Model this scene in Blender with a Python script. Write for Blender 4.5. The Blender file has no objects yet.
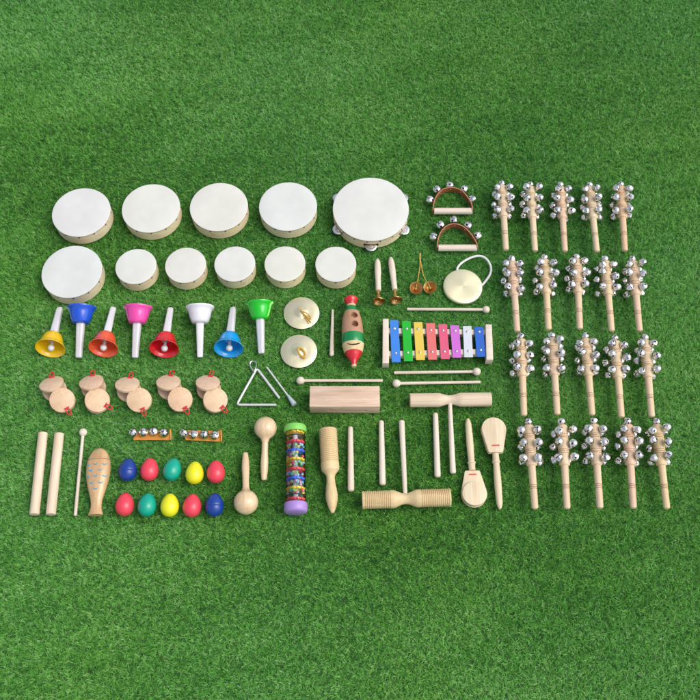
import bpy, bmesh, math, random
import numpy as np
from mathutils import Vector, Matrix, Euler
random.seed(7)
R = math.radians
PI = math.pi
sc = bpy.context.scene
COL = sc.collection

# ------------------------------------------------------------------ camera
TH = R(25.5); DIST = 2.83; FPX = 880.0
CAM = Vector((0, -DIST * math.sin(TH), DIST * math.cos(TH)))
cd = bpy.data.cameras.new('camera'); cam = bpy.data.objects.new('camera', cd); COL.objects.link(cam)
cam.location = CAM; cam.rotation_euler = (TH, 0, 0)
cd.sensor_width = 36; cd.lens = 36 * FPX / 700; cd.clip_end = 200; cd.clip_start = .05
sc.camera = cam
UP = Vector((0, math.cos(TH), math.sin(TH))); FW = Vector((0, math.sin(TH), -math.cos(TH)))

def G(px, py, h=0.0):
    """survey point of the photograph -> place on the turf at height h"""
    d = Vector(((px - 350) / FPX, 0, 0)) + UP * ((350 - py) / FPX) + FW
    t = (h - CAM.z) / d.z
    return CAM + d * t

# ------------------------------------------------------------------ materials
def nodes(name):
    m = bpy.data.materials.new(name); m.use_nodes = True
    nt = m.node_tree; return m, nt, nt.nodes['Principled BSDF']

def mix(nt, blend, fac, a, b):
    n = nt.nodes.new('ShaderNodeMix'); n.data_type = 'RGBA'; n.blend_type = blend
    if isinstance(fac, (int, float)): n.inputs[0].default_value = fac
    else: nt.links.new(fac, n.inputs[0])
    for k, v in ((6, a), (7, b)):
        if isinstance(v, tuple): n.inputs[k].default_value = (*v[:3], 1)
        else: nt.links.new(v, n.inputs[k])
    return n.outputs[2]

def noise(nt, scale, detail=3, vec_scale=None, coord='Object', rough=.5):
    tc = nt.nodes.new('ShaderNodeTexCoord')
    src = tc.outputs[coord]
    if vec_scale:
        mp = nt.nodes.new('ShaderNodeMapping'); mp.inputs['Scale'].default_value = vec_scale
        nt.links.new(src, mp.inputs[0]); src = mp.outputs[0]
    n = nt.nodes.new('ShaderNodeTexNoise'); n.inputs['Scale'].default_value = scale
    n.inputs['Detail'].default_value = detail; n.inputs['Roughness'].default_value = rough
    nt.links.new(src, n.inputs['Vector'])
    return n.outputs['Fac']

def ramp(nt, fac, stops):
    r = nt.nodes.new('ShaderNodeValToRGB'); nt.links.new(fac, r.inputs[0])
    e = r.color_ramp.elements
    e[0].position, e[0].color = stops[0][0], (*stops[0][1], 1)
    e[1].position, e[1].color = stops[-1][0], (*stops[-1][1], 1)
    for p, c in stops[1:-1]:
        k = e.new(p); k.color = (*c, 1)
    return r.outputs[0]

def wood(name, light, dark, rough=.5, grain=(3, 70, 70), strength=.8, coat=0.0):
    light = tuple(min(c * .87, .9) for c in light); dark = tuple(c * .87 for c in dark)
    m, nt, b = nodes(name)
    f = noise(nt, 1.0, 5, grain, rough=.6)
    c = ramp(nt, f, [(.30, dark), (.5, tuple((a * (1 - strength * .5) + d * strength * .5) for a, d in zip(light, dark))), (.62, light)])
    f2 = noise(nt, 1.0, 4, (12, 420, 420))
    c = mix(nt, 'MULTIPLY', .5, c, ramp(nt, f2, [(.35, (.72, .66, .58)), (.6, (1, 1, 1))]))
    oi = nt.nodes.new('ShaderNodeObjectInfo')
    c = mix(nt, 'MULTIPLY', 1.0, c, oi.outputs['Color'])
    nt.links.new(c, b.inputs['Base Color'])
    b.inputs['Roughness'].default_value = rough
    b.inputs['Coat Weight'].default_value = coat
    bp = nt.nodes.new('ShaderNodeBump'); bp.inputs['Strength'].default_value = .25; bp.inputs['Distance'].default_value = .0005
    nt.links.new(f2, bp.inputs['Height']); nt.links.new(bp.outputs[0], b.inputs['Normal'])
    return m

def plain(name, col, rough=.4, metal=0.0, coat=0.0, var=.12, scale=40, spec=.5, aniso=0.0):
    if metal < .8: col = tuple(c * .80 for c in col)
    m, nt, b = nodes(name)
    f = noise(nt, scale, 4)
    c = mix(nt, 'MULTIPLY', 1.0, col, ramp(nt, f, [(.3, (1 - var,) * 3), (.7, (1, 1, 1))]))
    oi = nt.nodes.new('ShaderNodeObjectInfo'); c = mix(nt, 'MULTIPLY', 1.0, c, oi.outputs['Color'])
    nt.links.new(c, b.inputs['Base Color'])
    rr = nt.nodes.new('ShaderNodeMapRange'); nt.links.new(f, rr.inputs[0])
    rr.inputs[3].default_value = rough * .8; rr.inputs[4].default_value = rough * 1.25
    nt.links.new(rr.outputs[0], b.inputs['Roughness'])
    b.inputs['Metallic'].default_value = metal; b.inputs['Coat Weight'].default_value = coat
    b.inputs['Specular IOR Level'].default_value = spec
    if aniso:
        tg = nt.nodes.new('ShaderNodeTangent'); tg.direction_type = 'RADIAL'; tg.axis = 'Z'
        nt.links.new(tg.outputs[0], b.inputs['Tangent']); b.inputs['Anisotropic'].default_value = aniso
    return m

W_BIRCH = wood('birch_wood', (.87, .73, .56), (.73, .57, .40), strength=1)
W_PALE = wood('pale_wood', (.88, .78, .66), (.77, .66, .53))
W_WARM = wood('varnished_wood', (.90, .68, .44), (.72, .48, .27), .35, coat=.3)
W_FISH = wood('amber_wood', (.74, .50, .27), (.55, .32, .14), .35, coat=.3)
W_YEL = wood('yellow_pine', (.83, .66, .38), (.70, .50, .24), grain=(3, 45, 45))
W_BLOCK = wood('pink_hardwood', (.83, .64, .49), (.60, .41, .29), grain=(5, 34, 34), strength=1)
W_SHELL = wood('drum_plywood', (.99, .86, .60), (.88, .72, .46), grain=(14, 14, 60))
W_CAST = wood('castanet_wood', (.82, .63, .46), (.70, .50, .34), grain=(60, 8, 8), strength=.7)
W_RING = plain('burnt_groove', (.46, .29, .18), .7)
W_GUI = wood('guiro_brown_wood', (.66, .41, .27), (.52, .30, .18))
SKIN = plain('drum_skin', (.815, .825, .775), .5, var=.10, scale=14)
LIP = plain('drum_lip', (.55, .33, .20), .6)
CHROME = plain('nickel', (.96, .93, .92), .22, 1.0, scale=90, var=.3)
STEEL = plain('steel_rod', (.80, .80, .84), .22, 1.0)
ALU = plain('pale_rod', (1, .99, 1), .3, .45)
BRASS = plain('brass', (.78, .52, .20), .25, 1.0)
BRASS_IN = plain('aged_brass', (.62, .36, .13), .34, 1.0, var=.4, scale=90)
CYMB = plain('cymbal_brass', (1, .91, .60), .25, .85, aniso=.6, var=.08, scale=25)
GONG = plain('gong_brass', (1, .92, .60), .31, .8, aniso=.5, var=.06, scale=14)
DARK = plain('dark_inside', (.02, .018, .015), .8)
NAIL = plain('blued_nail', (.10, .12, .13), .35, .8)
LEATH = plain('red_brown_leather', (.42, .13, .05), .6, var=.3)
RIVET = plain('rivet', (.6, .6, .6), .3, 1.0)
ORANGE = plain('orange_webbing', (.85, .36, .06), .8, var=.2, scale=200)
CORDY = plain('yellow_cord', (.80, .50, .10), .8, var=.3, scale=300)
CORDR = plain('red_elastic', (.78, .03, .04), .55)
CORDW = plain('white_cord', (.95, .96, .96), .7, var=.2, scale=300)
WHITE_P = plain('white_plastic', (.80, .80, .82), .3, var=.04)
GRIP = plain('pale_blue_rubber', (.60, .70, .78), .45)
RUBBER = plain('black_rubber', (.015, .02, .04), .5)
def paint(name, c, rough=.22, coat=.4): return plain(name, c, rough, 0, coat, var=.05, scale=20)

# ------------------------------------------------------------------ mesh builder
class MB:
    def __init__(s): s.v = []; s.f = []; s.m = []; s.hard = False
    def add(s, vs, fs, mi=0, M=None):
        o = len(s.v)
        s.v += [tuple(M @ Vector(p)) if M is not None else tuple(p) for p in vs]
        s.f += [tuple(i + o for i in f) for f in fs]
        s.m += (mi if isinstance(mi, list) else [mi] * len(fs))
        return s
    def lathe(s, prof, seg=28, mi=0, M=None, flat=1.0, skip=None):
        """revolve (x, r) about X; mi int or a list with one entry per profile segment"""
        vs = []; fs = []; ms = []; rows = []
        for x, r in prof:
            if r <= 1e-6: rows.append([len(vs)]); vs.append((x, 0, 0))
            else:
                rows.append([len(vs) + k for k in range(seg)])
                vs += [(x, r * math.sin(2 * PI * k / seg), r * flat * math.cos(2 * PI * k / seg)) for k in range(seg)]
        for i in range(len(prof) - 1):
            a, b = rows[i], rows[i + 1]; mm = mi[i] if isinstance(mi, list) else mi
            for k in range(seg):
                if skip and skip(i, k): continue
                k2 = (k + 1) % seg
                if len(a) == 1 and len(b) == 1: continue
                if len(a) == 1: f = (a[0], b[k2], b[k])
                elif len(b) == 1: f = (a[k], a[k2], b[0])
                else: f = (a[k], a[k2], b[k2], b[k])
                fs.append(f); ms.append(mm)
        return s.add(vs, fs, ms, M)
    def zlathe(s, prof, seg=48, mi=0, M=None):       # (r, z) about Z
        Mz = Matrix(((0, 1, 0, 0), (0, 0, 1, 0), (1, 0, 0, 0), (0, 0, 0, 1)))
        return s.lathe([(z, r) for r, z in prof], seg, mi, (M @ Mz) if M is not None else Mz)
    def ball(s, c, r, mi=0, seg=16, rings=10, sx=1.0, flat=1.0, M=None):
        pr = [(-r * sx * math.cos(PI * i / rings), r * math.sin(PI * i / rings)) for i in range(rings + 1)]
        T = Matrix.Translation(c)
        return s.lathe(pr, seg, mi, (M @ T) if M is not None else T, flat)
    def tube(s, pts, r, seg=8, mi=0, closed=False, M=None):
        pts = [Vector(p) for p in pts]; n = len(pts); vs = []; fs = []
        rr = r if isinstance(r, (list, tuple)) else [r] * n
        T0 = None; N = None
        for i, p in enumerate(pts):
            if closed: t = pts[(i + 1) % n] - pts[i - 1]
            else: t = pts[min(i + 1, n - 1)] - pts[max(i - 1, 0)]
            t.normalize()
            if N is None:
                N = t.orthogonal().normalized() if abs(t.z) > .9 else Vector((0, 0, 1)).cross(t).normalized()
            else:
                N = (N - t * N.dot(t)).normalized()
            B = t.cross(N)
            for k in range(seg):
                a = 2 * PI * k / seg
                vs.append(p + (N * math.cos(a) + B * math.sin(a)) * rr[i])
        for i in range(n if closed else n - 1):
            j = (i + 1) % n
            for k in range(seg):
                k2 = (k + 1) % seg
                fs.append((i * seg + k, j * seg + k, j * seg + k2, i * seg + k2))
        if not closed:
            fs.append(tuple(range(seg))); fs.append(tuple((n - 1) * seg + k for k in reversed(range(seg))))
        return s.add(vs, fs, mi, M)
    def from_bm(s, bm, mi=0, M=None):
        bm.verts.index_update(); s.hard = True
        s.add([v.co.copy() for v in bm.verts], [tuple(v.index for v in f.verts) for f in bm.faces], mi, M); bm.free(); return s
    def box(s, x0, x1, y0, y1, z0, z1, bev=.001, mi=0, M=None, seg=2):
        bm = bmesh.new(); bmesh.ops.create_cube(bm, size=1)
        for v in bm.verts:
            v.co = Vector(((x0 + x1) / 2 + v.co.x * (x1 - x0), (y0 + y1) / 2 + v.co.y * (y1 - y0), (z0 + z1) / 2 + v.co.z * (z1 - z0)))
        if bev: bmesh.ops.bevel(bm, geom=bm.edges[:], offset=bev, segments=seg, affect='EDGES', profile=.5)
        return s.from_bm(bm, mi, M)
    def prism(s, outline, z0, z1, bev=.001, mi=0, M=None):
        bm = bmesh.new()
        lo = [bm.verts.new((x, y, z0)) for x, y in outline]; hi = [bm.verts.new((x, y, z1)) for x, y in outline]
        n = len(lo); bm.faces.new(lo[::-1]); bm.faces.new(hi)
        for i in range(n): bm.faces.new((lo[i], lo[(i + 1) % n], hi[(i + 1) % n], hi[i]))
        bmesh.ops.recalc_face_normals(bm, faces=bm.faces[:])
        if bev:
            es = [e for e in bm.edges if abs(e.verts[0].co.z - e.verts[1].co.z) < 1e-7]
            bmesh.ops.bevel(bm, geom=es, offset=bev, segments=2, affect='EDGES', profile=.5)
        return s.from_bm(bm, mi, M)
    def build(s, name, mats, parent=None, loc=None, sharp=38, rot=None):
        me = bpy.data.meshes.new(name); me.from_pydata(s.v, [], s.f)
        if not isinstance(mats, (list, tuple)): mats = [mats]
        for m in mats: me.materials.append(m)
        me.polygons.foreach_set('material_index', s.m)
        bm = bmesh.new(); bm.from_mesh(me); bmesh.ops.recalc_face_normals(bm, faces=bm.faces[:]); bm.to_mesh(me); bm.free()
        me.polygons.foreach_set('use_smooth', [True] * len(me.polygons)); me.set_sharp_from_angle(angle=R(min(sharp, 24) if s.hard else sharp)); me.update()
        o = bpy.data.objects.new(name, me); COL.objects.link(o)
        if parent: o.parent = parent
        if loc is not None: o.location = loc
        if rot is not None: o.rotation_euler = rot
        return o

def cut(o, cutter_mb, dark=None):
    """subtract a builder's shape from a mesh object for good"""
    c = cutter_mb.build('cutter', dark or o.data.materials[0]); c.parent = o.parent; c.matrix_basis = o.matrix_basis.copy()
    md = o.modifiers.new('b', 'BOOLEAN'); md.object = c; md.operation = 'DIFFERENCE'; md.solver = 'EXACT'
    bpy.context.view_layer.update()
    me = bpy.data.meshes.new_from_object(o.evaluated_get(bpy.context.evaluated_depsgraph_get()))
    o.modifiers.clear(); old = o.data; o.data = me; bpy.data.meshes.remove(old)
    me.polygons.foreach_set('use_smooth', [True] * len(me.polygons)); me.set_sharp_from_angle(angle=R(35))
    bpy.data.objects.remove(c)

def tag(o, label, cat, group=None):
    o['label'] = label; o['category'] = cat
    if group: o['group'] = group
    return o
def thing(name, label, cat, group=None, loc=(0, 0, 0), rot=None):
    o = bpy.data.objects.new(name, None); COL.objects.link(o); o.empty_display_size = .02
    o.location = loc
    if rot is not None: o.rotation_euler = rot
    return tag(o, label, cat, group)
def frame(P0, P1, roll=0.0):
    X = (P1 - P0).normalized(); Y = Vector((0, 0, 1)).cross(X).normalized(); Z = X.cross(Y)
    m = Matrix((X, Y, Z)).transposed() @ Matrix.Rotation(roll, 3, 'X')
    return m.to_euler()
def lay(o, a, b, ha, hb, L=None, roll=0.0, inset=0.0):
    """lay a thing built along local X between two survey points; returns its length"""
    A, B = G(*a, ha), G(*b, hb); l = (B - A).length; d = (B - A) / l
    if L is not None: A = A + d * (l - L) / 2
    o.location = A; o.rotation_euler = frame(A, B, roll)
    return l
def length(a, b, ha, hb): return (G(*b, hb) - G(*a, ha)).length
def copy_tree(o, parent=None):
    c = o.copy(); COL.objects.link(c); c.parent = parent
    for ch in list(o.children): copy_tree(ch, c)
    return c
def tint(o, c):
    o.color = (*c, 1)
    for ch in o.children: tint(ch, c)

# ------------------------------------------------------------------ hand drums
DH = .048
def make_drum(rad, n=12):
    t = thing('hand_drum', '', 'drum')
    s = MB().zlathe([(rad - .006, .0), (rad, .0), (rad, DH - .004), (rad - .006, DH - .004), (rad - .006, 0)], 72)
    s.build('drum_shell', W_SHELL, t)
    h = MB().zlathe([(0, DH), (rad * .6, DH), (rad - .0022, DH), (rad + .0006, DH - .0006), (rad + .0014, DH - .0022), (rad + .0012, DH - .0048), (rad + .0002, DH - .0052)], 72,
                    [0, 0, 0, 0, 1, 1])
    h.build('drum_head', [SKIN, LIP], t)
    first = None
    for k in range(n):
        a = 2 * PI * (k + .35) / n
        loc = ((rad + .0004) * math.cos(a), (rad + .0004) * math.sin(a), DH - .009)
        if first is None:
            first = MB().ball((0, 0, 0), .0030, seg=10, rings=6, sx=.5).build('nail', NAIL, t)
            q = first
        else:
            q = first.copy(); COL.objects.link(q); q.parent = t
        q.location = loc; q.rotation_euler = (0, 0, a)
    return t
GD = 'cream skinned hand drums laid out in two rows'
big = make_drum(.098); small = make_drum(.0665, 9)
drums = [(81.2, 212.0, 1, 'large cream hand drum at the left end of the top row'),
         (150.9, 207.9, 1, 'large cream hand drum second from the left in the top row'),
         (218.8, 206.6, 1, 'large cream hand drum in the top row with a dark hole in its side'),
         (288.0, 206.0, 1, 'large cream hand drum in the top row just left of the jingled tambourine'),
         (71.8, 271.3, 1, 'large cream hand drum at left of the second row, above the yellow hand bell'),
         (135.9, 266.3, 0, 'small cream hand drum with a hole in its side, above the pink hand bell'),
         (185.5, 265.0, 0, 'small cream hand drum above the crimson and white hand bells'),
         (234.8, 263.7, 0, 'third small cream hand drum from the left, above the light blue hand bell'),
         (284.9, 263.6, 0, 'small cream hand drum in the second row, directly above the two cymbals'),
         (335.8, 263.9, 0, 'small cream hand drum at the right end of the second row')]
used = {}
for i, (px, py, b, lab) in enumerate(drums):
    src = big if b else small
    o = src if b not in used else copy_tree(src)
    used[b] = 1
    tint(o, ((.98, .97, 1), (1, 1, .97), (1, .985, .94), (.97, .99, 1.0), (.96, .98, 1.0), (.99, 1, .98), (1, .98, .95), (1, 1, 1), (1, 1, .94), (.99, 1, .96))[i])
    p = G(px, py, DH); o.location = (p.x, p.y, 0); o.rotation_euler = (R(random.uniform(-.5, .5)), 0, random.uniform(0, 6))
    tag(o, lab, 'drum', GD)
    if i in (2, 5, 4):
        ang = {2: R(-100), 5: R(-112), 4: R(-22)}[i] - o.rotation_euler.z
        rr = .098 if b else .0665
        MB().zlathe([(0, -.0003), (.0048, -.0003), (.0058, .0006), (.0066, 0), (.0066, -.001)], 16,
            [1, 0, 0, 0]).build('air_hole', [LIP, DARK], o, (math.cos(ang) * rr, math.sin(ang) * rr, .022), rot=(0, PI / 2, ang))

# ------------------------------------------------------------------ tambourine
p = G(370.8, 208.6, DH)
t = thing('tambourine', 'largest round instrument, cream headed tambourine with silver jingles round its wooden frame', 'tambourine', None, (p.x, p.y, 0))
rad = .1285
def arc_band(mb, r0, r1, z0, z1, a0, a1, mi=0):
    n = max(2, int((a1 - a0) / R(5))); vs = []; fs = []
    for i in range(n + 1):
        a = a0 + (a1 - a0) * i / n
        for r, z in ((r0, z0), (r1, z0), (r1, z1), (r0, z1)): vs.append((r * math.cos(a), r * math.sin(a), z))
    for i in range(n):
        for k in range(4): fs.append((i * 4 + k, i * 4 + (k + 1) % 4, i * 4 + 4 + (k + 1) % 4, i * 4 + 4 + k))
    fs.append((0, 1, 2, 3)); fs.append(tuple(n * 4 + k for k in (3, 2, 1, 0)))
    mb.add(vs, fs, mi)
s = MB()
s.zlathe([(rad - .007, 0), (rad, 0), (rad, .0065), (rad - .007, .0065), (rad - .007, 0)], 90)
s.zlathe([(rad - .007, .026), (rad, .026), (rad, DH - .002), (rad - .007, DH - .002), (rad - .007, .026)], 90)
jang = [R(a) for a in (-90, -150, 150, 90, 30, -30)]
gap = R(11.5)
for k, a in enumerate(sorted(jang)):
    arc_band(s, rad - .0066, rad - .0003, .0067, .0258, a + gap, a + R(60) - gap)
s.build('tambourine_frame', W_SHELL, t)
MB().zlathe([(0, DH), (rad * .6, DH), (rad - .002, DH), (rad + .0008, DH - .0006), (rad + .0016, DH - .0025), (rad + .0012, DH - .006), (rad, DH - .0065)], 90, [0, 0, 0, 0, 1, 1]).build('drum_head', [SKIN, LIP], t)
jp = [(0, .004), (.006, .004), (.008, .001), (.016, .0022), (.0195, .0008), (.0195, .0), (.016, .0012), (.008, 0), (.0, .0)]
j0 = None
for a in jang:
    for dz, fl in ((.0172, 1), (.0150, -1)):
        if j0 is None: j0 = MB().zlathe([(r, z) for r, z in jp], 32).build('jingle', CHROME, t); q = j0
        else: q = j0.copy(); COL.objects.link(q); q.parent = t
        rr = rad + .0005 + random.uniform(-.001, .001)
        q.location = (rr * math.cos(a), rr * math.sin(a), dz + random.uniform(-.001, .001)); q.scale = (1, 1, fl)
        q.rotation_euler = (R(random.uniform(-7, 7)), R(random.uniform(-7, 7)), 0)
nl = None
for k in range(18):
    a = 2 * PI * (k + .2) / 18
    if nl is None: nl = MB().ball((0, 0, 0), .003, seg=10, rings=6, sx=.5).build('nail', NAIL, t); q = nl
    else: q = nl.copy(); COL.objects.link(q); q.parent = t
    q.location = ((rad + .0006) * math.cos(a), (rad + .0006) * math.sin(a), DH - .0105); q.rotation_euler = (0, 0, a)

# ------------------------------------------------------------------ pellet bells
def pellet(r, power=2.0):
    """hollow pressed bell: equator seam, cross slots ending in the +X pole and round vents toward the other one"""
    seg, n = 24, 16
    pr = []
    for i in range(n + 1):
        a = PI * i / n; pr.append((-r * math.cos(a), r * math.sin(a) * (1.08 if i == n // 2 else 1)))
    def skip(i, k):
        th = 180 * (n - i - .5) / n           # degrees from the +X pole
        if th < 74: return k % 6 == 0 or th < 8
        return 112 < th < 136 and k % 12 in (0, 1)
    mb = MB().lathe(pr, seg, 0, None, 1.0, skip)
    if power != 2.0:
        out = []
        for v in mb.v:
            v = Vector(v); q = (abs(v.x) ** power + abs(v.y) ** power + abs(v.z) ** power) ** (1 / power)
            out.append(tuple(v * (v.length / max(q, 1e-6))))
        mb.v = out
    ins = MB().ball((0, 0, 0), r * .84, seg=12, rings=8)  # near-black core: paints the shade seen through the slots
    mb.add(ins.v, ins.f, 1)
    return mb

# ------------------------------------------------------------------ sleigh bell sticks
sticks = [((501.7, 185.9), (506, 250.9)), ((530.3, 186.8), (535.1, 252.1)), ((560.5, 187.2), (565, 252.5)), ((589.5, 187.2), (597, 252.8)), ((620.5, 186.3), (625, 252.5)),
          ((512.1, 262.2), (517.2, 331.6)), ((544.5, 260), (548.6, 330.4)), ((576.6, 259.3), (579.9, 330)), ((605.1, 261.3), (611.8, 331.9)), ((632.6, 261.3), (639.7, 332)),
          ((521, 339.6), (524, 416.1)), ((552.1, 338.7), (557.3, 414.9)), ((585.4, 339), (592.2, 415.8)), ((615, 341.3), (621.5, 417.7)), ((645.2, 341.3), (651.7, 416.8)),
          ((528.6, 425.9), (535, 508.7)), ((562.1, 425.9), (567.1, 508.4)), ((594, 425.6), (600, 507.7)), ((627.9, 425.9), (633.3, 507.7)), ((656.9, 426.3), (666.7, 507.7))]
SH = .0360
SL = sum(length(a, b, SH, SH) for a, b in sticks) / 20
print('stick length', SL, [round(length(a, b, SH, SH), 3) for a, b in sticks])
def rings(prof, xs, r, w=.0010, gap=.0054, n=3):
    """grooves burnt at each x of xs into a straight profile; returns profile and material list"""
    pts = []
    for x in xs:
        for k in range(n):
            c = x + (k - (n - 1) / 2) * gap
            pts += [(c - w, r(c - w), 0), (c - w * .4, r(c) - .0007, 1), (c + w * .4, r(c) - .0007, 1), (c + w, r(c + w), 1)]
    return pts
def ringed(start, end, xs, r, **kw):
    P = [(x, rr, 0) for x, rr in start] + rings(None, xs, r, **kw) + [(x, rr, 0) for x, rr in end]
    return [(x, rr) for x, rr, m in P], [P[i + 1][2] for i in range(len(P) - 1)]
BODY = .495 * SL
st = thing('sleigh_bell_stick', '', 'bell stick')
br = lambda x: .0163
pr, ms = ringed([(0, 0), (.0, .009), (.0012, .0125), (.004, .0153), (.008, .0163)], [(BODY - .006, .0163), (BODY - .003, .0160), (BODY, .0135), (BODY, 0)], [BODY * .29, BODY * .67], br)
bb = MB().lathe(pr, 28, ms)
for x in (.085, .245, .43):
    for a in (44, 136, 224, 316):
        u = Vector((0, -math.cos(R(a)), math.sin(R(a)))); e = Vector((x * SL, 0, 0))
        bb.tube([e + u * .012, e + u * .027], .0016, 6, 2)
        bb.tube([e + u * .0158, e + u * .0170], .0042, 10, 2)
bb.build('bell_body', [W_BIRCH, W_RING, CHROME], st)
hr = lambda x: .0112 - .0022 * (1 - (x - BODY) / (SL - BODY)) * 0 - .0012 * (x - BODY) / (SL - BODY)
pr, ms = ringed([(BODY - .002, 0), (BODY - .002, .0112)], [(SL - .006, hr(SL)), (SL - .002, hr(SL) * .8), (SL, hr(SL) * .35), (SL, 0)], [SL * .745], hr)
MB().lathe(pr, 24, ms).build('handle', [W_BIRCH, W_RING], st)
bell0 = None
for x in (.085, .245, .43):
    for a in (44, 136, 224, 316):
        if bell0 is None: bell0 = pellet(.0130).build('bell', [CHROME, DARK], st, sharp=50); q = bell0
        else: q = bell0.copy(); COL.objects.link(q); q.parent = st
        q.location = (x * SL, -.0335 * math.cos(R(a)), .0335 * math.sin(R(a)))
q = bell0.copy(); COL.objects.link(q); q.parent = st; q.location = (-.0105, 0, .001)
tones = [(1, .97, .90), (1, 1, .90), (1, .88, .82), (1, 1, .88), (.98, .84, .72), (1, .90, .86), (1, .95, .78), (1, .93, .84), (1, .94, .80), (1, .90, .82),
         (1, .93, .80), (1, .93, .84), (1, .94, .80), (1, .95, .82), (1, .96, .86), (1, .94, .84), (1, .94, .84), (1, .94, .86), (1, .87, .80), (1, .95, .74)]
rown = ['top', 'second', 'third', 'bottom']; coln = ['leftmost', 'second from the left', 'middle', 'fourth from the left', 'rightmost']
look = ['light', 'pale cream', 'pinkish', 'pale yellowish', 'warm reddish', 'pinkish', 'warm yellowish', 'light', 'light', 'pinkish cream',
        'light', 'pale', 'light', 'pale', 'pale cream', 'light', 'light', 'light', 'pinkish', 'yellowish']
for i, (a, b) in enumerate(sticks):
    o = st if i == 0 else copy_tree(st)
    rl = R(random.uniform(-9, 9))
    lay(o, a, b, SH, SH, SL, rl)
    tag(o, '%s wooden bell stick with silver bells, %s in the %s row' % (look[i], coln[i % 5], rown[i // 5]), 'bell stick', 'sleigh bell sticks in four rows of five')
    tint(o, tones[i])
    for ch in o.children:
        if ch.name.startswith('bell') and 'body' not in ch.name:
            ch.rotation_euler = (random.uniform(0, 6), random.uniform(0, 6), random.uniform(0, 6)); ch.color = (1, 1, 1, 1)
            ch.location = Vector(ch.location) + Vector((random.uniform(-.0055, .0055), random.uniform(-.003, .003), random.uniform(-.004, .004))) * (.2 if ch.location.x < 0 else 1)

# ------------------------------------------------------------------ coloured hand bells
HBL = .168
hb = [('yellow', (.98, .62, .01), (50.4, 348), (59.9, 308.6), 'mouth toward the castanets, leftmost of its row'),
      ('dark blue', (.01, .10, .72), (81.6, 307.5), (78.8, 357.8), 'standing mouth up beside the yellow bell'),
      ('orange red', (.92, .12, .04), (103.4, 347.6), (113.2, 308.6), 'between the dark blue and the pink bell'),
      ('pink', (.95, .08, .45), (138.1, 307.5), (135.1, 357.8), 'mouth toward the drums, between two red bells'),
      ('crimson red', (.80, .015, .025), (164.2, 348.4), (170.6, 309.0), 'between the pink and the white bell'),
      ('white', (.9, .9, .95), (200, 307.0), (200, 357.6), 'mouth toward the drums, left of the light blue bell'),
      ('light blue', (.01, .38, .92), (228.6, 348.6), (233.2, 308.2), 'mouth toward the castanets, beside the green one'),
      ('bright green', (.01, .62, .02), (259.6, 303), (261.4, 354), 'at the right end of the bell row')]
def bell_prof(k=1.0, th=.0013):
    outer = [(.0, .0465), (.003, .0463), (.006, .0446), (.009, .0412), (.013, .0385), (.020, .0368), (.030, .0345), (.040, .0315), (.048, .0285), (.053, .0255), (.055, .021), (.055, .0)]
    inner = [(.0532, .0), (.0532, .019), (.048, .0258), (.040, .0300), (.030, .0330), (.020, .0353), (.013, .0370), (.0075, .0402), (.0035, .0432), (.0005, .0452)]
    return [(x, r) for x, r in inner] + [(x, r) for x, r in outer]
# profile runs inside from the crown to the lip and back outside to the crown
hm = MB().lathe(bell_prof(), 56).build('bell_cup', WHITE_P); hm_mesh = hm.data; bpy.data.objects.remove(hm)
def handle_mesh():
    vs = []; fs = []; n = 9; seg = 20
    xs = [.050, .056, .060, .09, .12, .15, .163, .167, .168]
    for i, x in enumerate(xs):
        f = (x - .05) / .118
        w = (.0128 - .0034 * f); h = (.0105 - .0025 * f)
        if i >= 7: w *= (.88, .45)[i - 7]; h *= (.88, .45)[i - 7]
        for k in range(seg):
            a = 2 * PI * k / seg; c, s_ = math.cos(a), math.sin(a); q = (abs(c) ** 5 + abs(s_) ** 5) ** .2
            vs.append((x, w * c / q, h * s_ / q))
    for i in range(n - 1):
        for k in range(seg): fs.append((i * seg + k, i * seg + (k + 1) % seg, (i + 1) * seg + (k + 1) % seg, (i + 1) * seg + k))
    fs.append(tuple(range(seg))); fs.append(tuple((n - 1) * seg + k for k in range(seg)))
    return MB().add(vs, fs)
hbp = None
for nm, c, a, b, where in hb:
    t = thing('hand_bell', '%s hand bell, white handle, %s' % (nm, where), 'hand bell', 'coloured hand bells in a row')
    m = paint(nm.replace(' ', '_') + '_enamel', c, .2, .6)
    MB().lathe(bell_prof(), 56).build('bell_cup', m, t)
    hd = handle_mesh().build('handle', WHITE_P, t, sharp=50)
    cl = MB().tube([(.052, 0, 0), (.030, 0, -.001), (.012, 0, -.003)], .0048, 10, mi=0)
    cl.ball((.006, 0, -.004), .0108, 0)
    cl.build('clapper', WHITE_P, t)
    lay(t, a, b, .0455, .0105, HBL, R(random.uniform(-20, 20)))

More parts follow.
